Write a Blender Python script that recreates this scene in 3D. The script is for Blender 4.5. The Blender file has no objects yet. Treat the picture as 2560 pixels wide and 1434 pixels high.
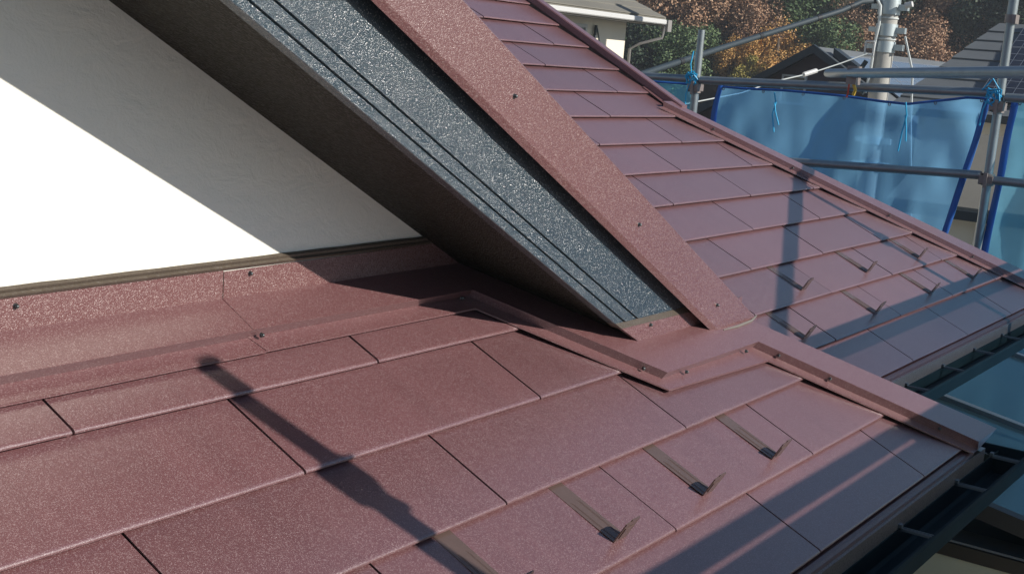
import bpy, bmesh, math, random
from mathutils import Vector, Matrix
random.seed(7)
S = 0.72                      # design units -> metres
scene = bpy.context.scene
COL = scene.collection

# ------------------------------------------------------------------ camera
cam_d = bpy.data.cameras.new('camera'); cam = bpy.data.objects.new('camera', cam_d); COL.objects.link(cam)
scene.camera = cam
cam_d.sensor_fit = 'HORIZONTAL'; cam_d.sensor_width = 36.0
cam_d.lens = 36.0 * 3288.5 / 2560.0
cam_d.clip_start = 0.02; cam_d.clip_end = 2000
yaw, pit, rol = 0.98444, -0.18139, -0.08207
CAM = Vector((0.0, -1.1429, 1.2895))
fwd = Vector((math.sin(yaw)*math.cos(pit), math.cos(yaw)*math.cos(pit), math.sin(pit)))
rt = fwd.cross(Vector((0, 0, 1))).normalized(); dn = fwd.cross(rt)
c_, s_ = math.cos(rol), math.sin(rol)
rr = c_*rt + s_*dn; dd = -s_*rt + c_*dn
up = -dd
cam.matrix_world = Matrix(((rr.x, up.x, -fwd.x, CAM.x*S), (rr.y, up.y, -fwd.y, CAM.y*S), (rr.z, up.z, -fwd.z, CAM.z*S), (0, 0, 0, 1)))

# ------------------------------------------------------------------ sky, sun, exposure
SUN = Vector((0.225, -0.974, 0.56)).normalized()      # towards the sun
world = bpy.data.worlds.new('World'); scene.world = world; world.use_nodes = True
wn = world.node_tree.nodes; wl = world.node_tree.links
sky = wn.new('ShaderNodeTexSky'); sky.sky_type = 'NISHITA'; sky.sun_disc = False
sky.sun_elevation = math.asin(SUN.z); sky.sun_rotation = math.atan2(SUN.x, SUN.y)
sky.air_density = 1.0; sky.dust_density = 0.25; sky.ozone_density = 2.2
bg = wn['Background']; bg.inputs['Strength'].default_value = 0.076
wl.new(sky.outputs['Color'], bg.inputs['Color'])
sun_d = bpy.data.lights.new('sun', 'SUN'); sun_d.energy = 5.0; sun_d.angle = math.radians(0.53); sun_d.color = (1.0, 0.945, 0.865)
sun = bpy.data.objects.new('sun', sun_d); COL.objects.link(sun)
sun.rotation_euler = SUN.to_track_quat('Z', 'Y').to_euler(); sun.location = (0, 0, 20)
vs = scene.view_settings
scene.display_settings.display_device = 'sRGB'
vs.view_transform = 'Standard'; vs.look = 'None'; vs.gamma = 1.0; vs.exposure = 0.36; vs.use_curve_mapping = False

# ------------------------------------------------------------------ materials
def new_mat(name):
    m = bpy.data.materials.new(name); m.use_nodes = True
    nt = m.node_tree; b = nt.nodes['Principled BSDF']
    return m, nt, b
def N(nt, t, **kw):
    n = nt.nodes.new(t)
    for k, v in kw.items(): setattr(n, k, v)
    return n
def ramp(nt, src, p0, p1, c0=(0, 0, 0, 1), c1=(1, 1, 1, 1)):
    r = N(nt, 'ShaderNodeValToRGB'); e = r.color_ramp.elements
    e[0].position = p0; e[0].color = c0; e[1].position = p1; e[1].color = c1
    nt.links.new(src, r.inputs['Fac']); return r.outputs['Color']
def mixc(nt, fac, a, b, blend='MIX'):
    m = N(nt, 'ShaderNodeMix', data_type='RGBA', blend_type=blend)
    L = nt.links
    for sock, v in ((m.inputs['Factor'], fac), (m.inputs[6], a), (m.inputs[7], b)):
        if hasattr(v, 'is_linked'): L.new(v, sock)
        elif isinstance(v, (int, float)): sock.default_value = v
        else: sock.default_value = (v[0], v[1], v[2], 1)
    return m.outputs[2]
def coord(nt): return N(nt, 'ShaderNodeTexCoord').outputs['Object']
def noise(nt, co, scale, detail=2, rough=0.5, out='Fac'):
    n = N(nt, 'ShaderNodeTexNoise'); n.inputs['Scale'].default_value = scale
    n.inputs['Detail'].default_value = detail; n.inputs['Roughness'].default_value = rough
    nt.links.new(co, n.inputs['Vector']); return n.outputs[out]
def voro(nt, co, scale, out='Color', feature='F1'):
    n = N(nt, 'ShaderNodeTexVoronoi', feature=feature); n.inputs['Scale'].default_value = scale
    nt.links.new(co, n.inputs['Vector']); return n.outputs[out]
def bump(nt, b, h, dist, strength=1.0, prev=None):
    n = N(nt, 'ShaderNodeBump'); n.inputs['Distance'].default_value = dist; n.inputs['Strength'].default_value = strength
    nt.links.new(h, n.inputs['Height'])
    if prev is not None: nt.links.new(prev, n.inputs['Normal'])
    nt.links.new(n.outputs['Normal'], b.inputs['Normal']); return n.outputs['Normal']
def plain(name, col, rough=0.6, metal=0.0, spec=0.5, nscale=None, namt=0.15, bscale=None, bdist=0.001):
    m, nt, b = new_mat(name)
    b.inputs['Roughness'].default_value = rough; b.inputs['Metallic'].default_value = metal
    b.inputs['Specular IOR Level'].default_value = spec
    co = coord(nt)
    if nscale:
        f = noise(nt, co, nscale, 4, 0.6)
        nt.links.new(mixc(nt, f, tuple(c*(1-namt) for c in col), tuple(min(1, c*(1+namt)) for c in col)), b.inputs['Base Color'])
    else: b.inputs['Base Color'].default_value = (*col, 1)
    if bscale: bump(nt, b, noise(nt, co, bscale, 3, 0.6), bdist)
    return m
def grainpaint(name, col, fleck, gs, dist, rough, spec=0.5, fl0=0.78, fl1=0.95, wave=0.0, coat=0.0, famt=0.6, crough=0.28, vary=0.0):
    """granular baked paint on sheet metal: fine embossed grain, pale mica flecks doubling as painted glints, faint dust"""
    m, nt, b = new_mat(name); co = coord(nt); L = nt.links
    v = N(nt, 'ShaderNodeTexVoronoi'); v.inputs['Scale'].default_value = gs; L.new(co, v.inputs['Vector'])
    sep = N(nt, 'ShaderNodeSeparateColor'); L.new(v.outputs['Color'], sep.inputs[0])
    fl = ramp(nt, sep.outputs[0], fl0, fl1)  # pale cells put sparkle glints into the base colour
    big = noise(nt, co, 2.2, 4, 0.6)
    dust = mixc(nt, big, tuple(c*0.93 for c in col), tuple(c*1.07 for c in col))
    if vary:      # sheet to sheet tone, faint run-off marks
        oi = N(nt, 'ShaderNodeObjectInfo'); mr0 = N(nt, 'ShaderNodeMapRange'); L.new(oi.outputs['Random'], mr0.inputs['Value'])
        mr0.inputs['To Min'].default_value = 1-vary; mr0.inputs['To Max'].default_value = 1+vary
        mp = N(nt, 'ShaderNodeMapping'); mp.inputs['Scale'].default_value = (9, 1.4, 1.4); L.new(co, mp.inputs['Vector'])
        st = noise(nt, mp.outputs['Vector'], 2.0, 4, 0.65)
        mr1 = N(nt, 'ShaderNodeMapRange'); L.new(st, mr1.inputs['Value']); mr1.inputs['From Min'].default_value = 0.3; mr1.inputs['From Max'].default_value = 0.7; mr1.inputs['To Min'].default_value = 0.93; mr1.inputs['To Max'].default_value = 1.08
        mu = N(nt, 'ShaderNodeMath', operation='MULTIPLY'); L.new(mr0.outputs[0], mu.inputs[0]); L.new(mr1.outputs[0], mu.inputs[1])
        vm = N(nt, 'ShaderNodeVectorMath', operation='SCALE'); L.new(dust, vm.inputs[0]); L.new(mu.outputs[0], vm.inputs['Scale']); dust = vm.outputs[0]
    fm = N(nt, 'ShaderNodeMath', operation='MULTIPLY'); L.new(fl, fm.inputs[0]); fm.inputs[1].default_value = famt
    L.new(mixc(nt, fm.outputs[0], dust, fleck), b.inputs['Base Color'])
    b.inputs['Specular IOR Level'].default_value = spec
    b.inputs['Coat Weight'].default_value = coat; b.inputs['Coat Roughness'].default_value = crough; b.inputs['Coat IOR'].default_value = 1.6
    rv = N(nt, 'ShaderNodeMapRange'); L.new(sep.outputs[1], rv.inputs['Value'])
    rv.inputs['To Min'].default_value = rough*0.75; rv.inputs['To Max'].default_value = rough*1.25
    L.new(rv.outputs['Result'], b.inputs['Roughness'])
    n2 = noise(nt, co, gs*0.55, 2, 0.6)
    a = N(nt, 'ShaderNodeMath', operation='SUBTRACT'); L.new(n2, a.inputs[0]); L.new(v.outputs['Distance'], a.inputs[1])
    prev = None
    if wave:
        prev = bump(nt, b, noise(nt, co, 5.0, 2, 0.5), wave)
    bump(nt, b, a.outputs[0], dist, 1.0, prev)
    return m
MAT = {}
MAT['shingle'] = grainpaint('shingle_paint', (0.121, 0.050, 0.053), (0.40, 0.30, 0.30), 820, 0.00030, 0.40, 0.6, 0.72, 1.0, wave=0.003, coat=1.0, famt=0.48, vary=0.10)
MAT['flash'] = grainpaint('flashing_paint', (0.132, 0.054, 0.056), (0.43, 0.32, 0.31), 720, 0.00034, 0.38, 0.6, 0.72, 1.0, wave=0.002, coat=0.9, famt=0.42)
MAT['verge'] = grainpaint('verge_paint', (0.142, 0.057, 0.055), (0.50, 0.38, 0.355), 560, 0.0007, 0.31, 0.6, 0.70, 1.0, coat=0.7, famt=0.42)
MAT['fascia'] = grainpaint('fascia_paint', (0.017, 0.036, 0.051), (0.48, 0.49, 0.47), 500, 0.0012, 0.21, 0.8, 0.88, 1.0, coat=0.5, famt=0.40)
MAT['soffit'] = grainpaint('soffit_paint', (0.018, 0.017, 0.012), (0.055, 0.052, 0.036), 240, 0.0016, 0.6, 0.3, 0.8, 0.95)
MAT['eave'] = grainpaint('eave_board_paint', (0.14, 0.125, 0.122), (0.4, 0.37, 0.35), 500, 0.0004, 0.34, 0.7, coat=1.0)
MAT['drip'] = grainpaint('drip_edge_paint', (0.075, 0.027, 0.026), (0.30, 0.2, 0.18), 700, 0.0003, 0.4, 0.4, coat=0.4, famt=0.3)
MAT['deck'] = plain('roof_underlay', (0.030, 0.016, 0.015), 0.8)
MAT['edge'] = plain('cut_edge', (0.04, 0.018, 0.017), 0.6)
MAT['strap'] = plain('snow_guard_metal', (0.155, 0.105, 0.09), 0.27, 0.45, 0.6, 30, 0.12)
MAT['screw'] = plain('screw_steel', (0.10, 0.11, 0.11), 0.3, 0.8, 0.6)
MAT['sealant'] = plain('sealant', (0.080, 0.062, 0.045), 0.38, 0.0, 0.6, 25, 0.2, 120, 0.002)
MAT['sealgrey'] = plain('grey_sealant', (0.16, 0.145, 0.125), 0.5)
MAT['gutter'] = plain('gutter_plastic', (0.010, 0.024, 0.030), 0.55, 0.0, 0.04, 8, 0.3)
MAT['bracket'] = plain('galvanised_bracket', (0.17, 0.20, 0.22), 0.45, 0.6, 0.5)
MAT['pipe'] = plain('galvanised_pipe', (0.27, 0.30, 0.31), 0.40, 0.7, 0.5, 14, 0.22, 60, 0.0006)
MAT['coupler'] = plain('coupler_steel', (0.26, 0.22, 0.20), 0.5, 0.5, 0.5, 40, 0.3)
MAT['cord'] = plain('cyan_cord', (0.02, 0.36, 0.62), 0.45)
MAT['twine'] = plain('white_twine', (0.5, 0.6, 0.65), 0.6)
MAT['hem'] = plain('sheet_hem', (0.014, 0.10, 0.38), 0.5)
MAT['cream'] = plain('cream_stucco', (0.62, 0.54, 0.36), 0.85, 0, 0.3, 3, 0.08, 180, 0.002)
MAT['cream2'] = plain('pale_cream_wall', (0.70, 0.65, 0.55), 0.85, 0, 0.3, 2, 0.06)
MAT['darktrim'] = plain('dark_brown_trim', (0.032, 0.024, 0.018), 0.5)
MAT['greycap'] = plain('grey_cap', (0.22, 0.21, 0.20), 0.6, 0, 0.4, 10, 0.1)
MAT['alu'] = plain('aluminium_frame', (0.30, 0.31, 0.32), 0.4, 0.5)
MAT['black'] = plain('black_frame', (0.012, 0.014, 0.016), 0.5)
MAT['concrete'] = plain('pole_concrete', (0.37, 0.36, 0.33), 0.8, 0, 0.3, 3, 0.1)
MAT['band'] = plain('pole_band_steel', (0.42, 0.47, 0.48), 0.45, 0.6)
MAT['cable'] = plain('cable_sheath', (0.022, 0.034, 0.042), 0.55)
MAT['wire'] = plain('pale_wire', (0.50, 0.53, 0.52), 0.5)
MAT['white'] = plain('white_plastic', (0.50, 0.50, 0.49), 0.5)
MAT['slate'] = plain('grey_slate', (0.165, 0.155, 0.13), 0.7, 0, 0.3, 1.5, 0.25)
MAT['slateb'] = plain('blue_grey_slate', (0.115, 0.125, 0.13), 0.65, 0, 0.4, 1.5, 0.2)
MAT['mauve'] = plain('mauve_siding', (0.070, 0.050, 0.052), 0.8)
MAT['darkbarge'] = plain('dark_barge', (0.014, 0.022, 0.028), 0.5)
MAT['frame'] = plain('window_frame', (0.5, 0.5, 0.48), 0.5)
MAT['shutter'] = plain('shutter_panel', (0.34, 0.36, 0.36), 0.5)
MAT['bark'] = plain('bark', (0.13, 0.10, 0.075), 0.9, 0, 0.2, 6, 0.3)
MAT['ground'] = plain('ground_asphalt', (0.070, 0.073, 0.078), 0.95, 0, 0.2, 0.4, 0.3)
MAT['hill'] = plain('forest_floor', (0.045, 0.038, 0.022), 0.95, 0, 0.1, 0.3, 0.5)
MAT['tape'] = plain('yellow_tape', (0.65, 0.42, 0.04), 0.5)
MAT['redtape'] = plain('red_tape', (0.5, 0.06, 0.03), 0.5)

def stucco():
    m, nt, b = new_mat('white_stucco'); co = coord(nt)
    f = noise(nt, co, 3.0, 4, 0.6)
    nt.links.new(mixc(nt, f, (0.79, 0.765, 0.68), (0.84, 0.82, 0.74)), b.inputs['Base Color'])
    b.inputs['Roughness'].default_value = 0.85; b.inputs['Specular IOR Level'].default_value = 0.3
    mp = N(nt, 'ShaderNodeMapping'); mp.inputs['Rotation'].default_value = (0, 0.6, 0); mp.inputs['Scale'].default_value = (1, 1, 1.6)
    nt.links.new(co, mp.inputs['Vector'])
    n = N(nt, 'ShaderNodeTexNoise'); n.inputs['Scale'].default_value = 11; n.inputs['Detail'].default_value = 6
    n.inputs['Roughness'].default_value = 0.62; n.inputs['Distortion'].default_value = 0.5
    nt.links.new(mp.outputs['Vector'], n.inputs['Vector'])
    p = bump(nt, b, ramp(nt, n.outputs['Fac'], 0.34, 0.66), 0.0018)
    bump(nt, b, noise(nt, co, 210, 3, 0.6), 0.0006, 1.0, p)
    return m
MAT['stucco'] = stucco()
def solar(name, col, ax):
    m, nt, b = new_mat(name); co = coord(nt)
    b.inputs['Base Color'].default_value = (*col, 1); b.inputs['Roughness'].default_value = 0.18
    return m
MAT['panel'] = solar('solar_glass_sky_glare', (0.105, 0.145, 0.20), 0)  # base colour lightened to carry the sky's reflection in the glass
MAT['paneldark'] = solar('solar_glass_dark', (0.016, 0.018, 0.028), 0)
MAT['grid'] = plain('solar_grid', (0.15, 0.17, 0.20), 0.5)
MAT['glass'] = plain('window_glass', (0.05, 0.06, 0.065), 0.08, 0, 0.8)
def poly():
    m, nt, b = new_mat('smoked_polycarbonate'); co = coord(nt)
    b.inputs['Base Color'].default_value = (0.050, 0.115, 0.150, 1); b.inputs['Roughness'].default_value = 0.22
    b.inputs['Specular IOR Level'].default_value = 0.6
    f = noise(nt, co, 1.3, 3, 0.6)
    nt.links.new(mixc(nt, f, (0.020, 0.045, 0.058), (0.034, 0.068, 0.082)), b.inputs['Base Color'])
    return m
MAT['poly'] = poly()
def sheetmat(name, tcol, dcol, lcol, fac):
    m, nt, b = new_mat(name); nt.nodes.remove(b); L = nt.links; co = coord(nt)
    out = nt.nodes['Material Output']
    t = N(nt, 'ShaderNodeBsdfTransparent'); t.inputs['Color'].default_value = (*tcol, 1)
    d = N(nt, 'ShaderNodeBsdfDiffuse'); d.inputs['Color'].default_value = (*dcol, 1)
    l = N(nt, 'ShaderNodeBsdfTranslucent'); l.inputs['Color'].default_value = (*lcol, 1)
    m1 = N(nt, 'ShaderNodeMixShader'); m1.inputs[0].default_value = 0.68; L.new(d.outputs[0], m1.inputs[1]); L.new(l.outputs[0], m1.inputs[2])
    f = noise(nt, co, 2.5, 3, 0.6)
    mr = N(nt, 'ShaderNodeMapRange'); L.new(f, mr.inputs['Value']); mr.inputs['To Min'].default_value = fac-0.12; mr.inputs['To Max'].default_value = fac+0.12
    m2 = N(nt, 'ShaderNodeMixShader'); L.new(mr.outputs[0], m2.inputs[0]); L.new(m1.outputs[0], m2.inputs[1]); L.new(t.outputs[0], m2.inputs[2])
    L.new(m2.outputs[0], out.inputs['Surface'])
    return m
MAT['sheet'] = sheetmat('blue_mesh_sheet', (0.32, 0.64, 1.0), (0.12, 0.43, 0.95), (0.30, 0.68, 1.0), 0.44)
MAT['sheetpale'] = sheetmat('pale_blue_mesh_sheet', (0.42, 0.74, 0.92), (0.12, 0.44, 0.66), (0.24, 0.66, 0.92), 0.48)
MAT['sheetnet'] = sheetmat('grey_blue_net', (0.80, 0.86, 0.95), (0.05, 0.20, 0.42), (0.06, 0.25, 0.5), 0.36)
def leafmat(name, a, b_, c):
    m, nt, b = new_mat(name); co = coord(nt); L = nt.links
    oi = N(nt, 'ShaderNodeObjectInfo')
    f = noise(nt, co, 1.6, 3, 0.7); f2 = ramp(nt, f, 0.32, 0.68)
    base = mixc(nt, f2, a, b_)
    g = noise(nt, co, 9.0, 1, 0.5); g2 = ramp(nt, g, 0.52, 0.66)
    L.new(mixc(nt, g2, base, c), b.inputs['Base Color'])
    b.inputs['Roughness'].default_value = 0.6; b.inputs['Specular IOR Level'].default_value = 0.25
    b.inputs['Subsurface Weight'].default_value = 0.0
    return m
MAT['leaf_green'] = leafmat('evergreen_leaves', (0.039, 0.072, 0.036), (0.093, 0.147, 0.060), (0.173, 0.225, 0.093))
MAT['leaf_brown'] = leafmat('brown_autumn_leaves', (0.230, 0.128, 0.078), (0.392, 0.230, 0.135), (0.513, 0.338, 0.216))
MAT['leaf_orange'] = leafmat('orange_autumn_leaves', (0.325, 0.163, 0.046), (0.546, 0.305, 0.091), (0.676, 0.429, 0.156))
MAT['leaf_yellow'] = leafmat('yellow_green_leaves', (0.182, 0.156, 0.036), (0.338, 0.273, 0.065), (0.442, 0.364, 0.104))
MAT['leaf_dark'] = leafmat('dark_evergreen_leaves', (0.014, 0.028, 0.020), (0.031, 0.053, 0.028), (0.063, 0.084, 0.042))

# ------------------------------------------------------------------ mesh helpers
OFF = {}                       # object -> world translation of its origin (design units)
class M:
    def __init__(s): s.v = []; s.f = []; s.sm = []
    def face(s, pts, sm=False):
        n = len(s.v); s.v += [tuple(p) for p in pts]; s.f.append(tuple(range(n, n+len(pts)))); s.sm.append(sm)
    def box(s, x0, x1, y0, y1, z0, z1): s.hexa([(x0,y0,z0),(x1,y0,z0),(x1,y1,z0),(x0,y1,z0)], [(x0,y0,z1),(x1,y0,z1),(x1,y1,z1),(x0,y1,z1)])
    def hexa(s, a, b): s.loft([a, b])
    def loft(s, loops, cap=True, sm=False, closed=True):
        n0 = len(s.v); k = len(loops[0])
        for l in loops: s.v += [tuple(p) for p in l]
        for i in range(len(loops)-1):
            for j in range(k if closed else k-1):
                a = n0+i*k+j; b = n0+i*k+(j+1) % k
                s.f.append((a, b, b+k, a+k)); s.sm.append(sm)
        if cap and closed:
            s.f.append(tuple(n0+j for j in reversed(range(k)))); s.sm.append(False)
            e = n0+(len(loops)-1)*k; s.f.append(tuple(e+j for j in range(k))); s.sm.append(False)
    def tube(s, p, q, r, n=12, r2=None):
        p = Vector(p); q = Vector(q); d = (q-p).normalized()
        a = d.orthogonal().normalized(); b = d.cross(a); r2 = r if r2 is None else r2
        s.loft([[p+r*(math.cos(6.2832*i/n)*a+math.sin(6.2832*i/n)*b) for i in range(n)],
                [q+r2*(math.cos(6.2832*i/n)*a+math.sin(6.2832*i/n)*b) for i in range(n)]], True, True)
    def path(s, pts, r, n=8):
        pts = [Vector(p) for p in pts]; loops = []; a = None
        for i, p in enumerate(pts):
            d = (pts[min(i+1, len(pts)-1)]-pts[max(i-1, 0)]).normalized()
            a = d.orthogonal().normalized() if a is None else (a-d*a.dot(d)).normalized()
            b = d.cross(a); rr_ = r[i] if isinstance(r, (list, tuple)) else r
            loops.append([p+rr_*(math.cos(6.2832*k/n)*a+math.sin(6.2832*k/n)*b) for k in range(n)])
        s.loft(loops, True, True)
    def dome(s, c, nrm, r, h, n=10):
        c = Vector(c); d = Vector(nrm).normalized(); a = d.orthogonal().normalized(); b = d.cross(a); loops = []
        for t_ in (0, .35, .65, .9):
            rr_ = r*math.cos(t_*math.pi/2); loops.append([c+d*h*math.sin(t_*math.pi/2)+rr_*(math.cos(6.2832*k/n)*a+math.sin(6.2832*k/n)*b) for k in range(n)])
        s.loft(loops, True, True)
    def build(s, name, mat, parent=None, clip=(), bevel=0, kind=None, local=False, recalc=True):
        me = bpy.data.meshes.new(name)
        me.from_pydata([(v[0]*S, v[1]*S, v[2]*S) for v in s.v], [], s.f)
        for p, q in zip(me.polygons, s.sm): p.use_smooth = q
        if clip or recalc or bevel:
            bm = bmesh.new(); bm.from_mesh(me)
            bmesh.ops.remove_doubles(bm, verts=bm.verts, dist=1e-6)
            for co, no in clip:
                g = bm.verts[:]+bm.edges[:]+bm.faces[:]
                r = bmesh.ops.bisect_plane(bm, geom=g, plane_co=Vector(co)*S, plane_no=Vector(no), clear_outer=True)
                ed = [e for e in r['geom_cut'] if isinstance(e, bmesh.types.BMEdge)]
                if ed: bmesh.ops.edgeloop_fill(bm, edges=ed)
            if not bm.faces: bm.free(); bpy.data.meshes.remove(me); return None
            if bevel: bmesh.ops.bevel(bm, geom=bm.edges[:], offset=bevel*S, segments=1, affect='EDGES', clamp_overlap=True)
            bmesh.ops.recalc_face_normals(bm, faces=bm.faces)
            bm.to_mesh(me); bm.free()
        if any(s.sm): me.set_sharp_from_angle(angle=math.radians(40))
        me.materials.append(MAT[mat] if isinstance(mat, str) else mat)
        o = bpy.data.objects.new(name, me); COL.objects.link(o)
        if parent is not None:
            o.parent = parent
            off = OFF.get(parent.as_pointer(), Vector((0, 0, 0)))
            if not local: o.location = -off*S
        if kind: o['kind'] = kind
        return o
def root(name, loc, label, cat, group=None):
    o = bpy.data.objects.new(name, None); COL.objects.link(o); o.location = Vector(loc)*S
    o.empty_display_size = 0.2
    OFF[o.as_pointer()] = Vector(loc); tag(o, label, cat, group); return o
def tag(o, label, cat, group=None):
    o['label'] = label; o['category'] = cat
    if group: o['group'] = group
    return o
def one(m, name, mat, label, cat, group=None, **kw): return tag(m.build(name, mat, **kw), label, cat, group)

# ------------------------------------------------------------------ roof frame (design units)
T = 0.518198; TH = math.atan(T); CO = math.cos(TH); SI = math.sin(TH)
D2 = 0.59655                   # main roof's eave lies this much further back
E = 0.26; A1 = 0.22705/CO      # course exposure, first course
XH = 4.985                     # hip corner of the front slope
XH2 = 8.97                     # hip corner of the main slope
GZ = -8.3                      # ground
def P1(x, a, o): return (x, a*CO-o*SI, a*SI+o*CO)
def P2(x, a, o): return (x, D2+a*CO-o*SI, a*SI+o*CO)
def Q1(x, y, o): return (x, y, y*T+o/CO)          # point above front slope, plan position given
def Q2(x, y, o): return (x, y, (y-D2)*T+o/CO)

# ------------------------------------------------------------------ ground and hill
m = M(); m.face([(-900, -900, GZ), (900, -900, GZ), (900, 900, GZ), (-900, 900, GZ)])
g = m.build('ground', 'ground'); g['kind'] = 'structure'
def hz(x, y):
    r = x*0.83+y*0.55
    return GZ+min(30, max(0, r-70)*0.50)+0.8*math.sin(x*0.13)*math.cos(y*0.11)*min(1, max(0, (r-70)/20))
m = M(); nx, ny = 22, 40
gx = [56+i*5.5 for i in range(nx)]; gy = [-70+j*6 for j in range(ny)]
base = len(m.v)
for x in gx:
    for y in gy: m.v.append((x, y, hz(x, y)-0.4))
for i in range(nx-1):
    for j in range(ny-1):
        m.f.append((i*ny+j, (i+1)*ny+j, (i+1)*ny+j+1, i*ny+j+1)); m.sm.append(True)
h = m.build('hill', 'hill'); h['kind'] = 'structure'

# ------------------------------------------------------------------ the house being re-roofed
house = root('house', (4, 3, GZ), 'house with new brown metal shingle roof and white stucco gable, filling the foreground', 'house')

def shingle_row(fn, parent, a0, e, joints, xmin, xmax, clip, gap=0.0036):
    xs = [xmin]+[j for j in joints if xmin+0.05 < j < xmax-0.05]+[xmax]
    for i in range(len(xs)-1):
        x0 = xs[i]+gap; x1 = xs[i+1]-gap
        dz = random.uniform(-0.0009, 0.0009); sk = random.uniform(-0.0012, 0.0012)
        prof = [(0.026, -0.0095), (0.004, -0.0093), (0.0008, -0.0084), (-0.001, -0.0060), (-0.0006, -0.0036), (0.0016, -0.0014), (0.0052, -0.0002), (0.011, 0.0),
                (e*0.5, -0.0080), (e+0.03, -0.0184), (e+0.03, -0.0217), (e*0.5, -0.0125)]
        loops = []
        for x, k in ((x0, -1), ((x0*2+x1)/3, 0), ((x0+x1*2)/3, 0), (x1, 1)):
            wob = random.uniform(-0.0006, 0.0006)
            loops.append([fn(x, a0+pa+sk*k, po+dz+(wob if pa < e*0.9 else 0)) for pa, po in prof])
        mm = M(); mm.loft(loops, True, True)
        mm.build('shingle', 'shingle', parent, clip=clip)

# front hip slope (below the gable)
m = M(); m.loft([[Q1(-1.6, 0.0, -0.030), Q1(XH-0.03, 0.0, -0.030), Q1(XH-0.03-1.2, 1.2, -0.030), Q1(-1.6, 1.2, -0.030)],
                 [Q1(-1.6, 0.0, -0.05), Q1(XH-0.03, 0.0, -0.05), Q1(XH-0.03-1.2, 1.2, -0.05), Q1(-1.6, 1.2, -0.05)]])
front = m.build('hip_roof_slope', 'deck', house); front['label'] = 'front roof slope of brown metal shingles below the gable'
LN = 0.923
base = [3.352, 2.908, 2.466, 2.02, 1.60]
for n in range(5):
    a0 = 0.0 if n == 0 else A1+(n-1)*E; e = A1 if n == 0 else E
    js = sorted(base[n]+LN*k for k in range(-6, 5))
    shingle_row(P1, front, a0, e, js, -1.55, 5.0, [((XH-0.115, 0, 0), (1, 1, 0))])

# main slope (behind, right)
m = M(); pts = [(XH+0.05, D2), (XH2, D2), (7.07, 2.50), (7.07, 4.6), (2.2, 4.6), (2.2, D2+XH-2.2)]
m.loft([[Q2(x, y, -0.030) for x, y in pts], [Q2(x, y, -0.05) for x, y in pts]])
main = m.build('main_roof_slope', 'deck', house); main['label'] = 'long roof slope of brown metal shingles beyond the gable'
base2 = [6.039, 5.60, 6.11, 5.65, 6.155, 5.70, 6.20, 5.735, 6.215, 5.765, 6.24, 5.77, 6.26, 5.80, 6.28, 5.82, 6.3]
for n in range(16):
    a0 = 0.0 if n == 0 else A1+(n-1)*E; e = A1 if n == 0 else E
    js = sorted(base2[n]+0.903*k for k in range(-5, 5))
    y0 = D2+a0*CO
    xl = max(3.4, XH-(y0+E-D2)-0.02)
    clip = [((XH+0.03, D2, 0), (-1, -1, 0))]
    if n < 8: clip.append(((XH2-0.09, D2, 0), (1, 1, 0)))
    xr = 9.2 if n < 8 else 7.085
    shingle_row(P2, main, a0, e, js, xl, xr, clip, 0.005)

# side slope of the gabled wing (turned away from the view) and its twin
XR = -0.7; ZR = (XH-XR)*T
m = M()
poly_ = [(XR, 0.74), (4.26, 0.74), (XH, 0.03), (XH, D2), (XH-4.0, D2+4.0), (XR, D2+XH-XR)]
m.loft([[(x, y, (XH-x)*T-0.004) for x, y in poly_], [(x, y, (XH-x)*T-0.05) for x, y in poly_]])
m.build('side_roof_slope', 'shingle', house)
m = M(); q = [(XR, 0.74), (-3.4, 0.74), (-3.4, 6.5), (XR, 6.5)]
m.loft([[(x, y, (x-2*XR+XH)*T-0.004) for x, y in q], [(x, y, (x-2*XR+XH)*T-0.05) for x, y in q]])
m.build('side_roof_slope', 'shingle', house)

# gable wall
m = M(); YW = 1.153
prof = [(-2.2, 0.56), (3.45, 0.56), (3.26, 2.268+0.03-3.26*T), (XR, 2.268+0.03-XR*T), (-2.2, 2.298-(2*XR+2.2)*T)]
m.loft([[(x, YW, z) for x, z in prof], [(x, YW+0.15, z) for x, z in prof]])
gw = m.build('gable_wall', 'stucco', house); gw['label'] = 'white stucco gable wall'
# soffit of the verge
def vq(x, y, q): return (x, y, q-x*T)          # point on a line parallel to the verge
XB = 3.62
m = M(); m.loft([[vq(XR, 0.742, 2.268), vq(XR, YW+0.04, 2.268), vq(XR, YW+0.04, 2.33), vq(XR, 0.742, 2.33)],
                 [vq(XB, 0.742, 2.268), vq(XB, YW+0.04, 2.268), vq(XB, YW+0.04, 2.33), vq(XB, 0.742, 2.33)]])
so = m.build('verge_soffit', 'soffit', house); so['label'] = 'dark rough painted soffit'
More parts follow.
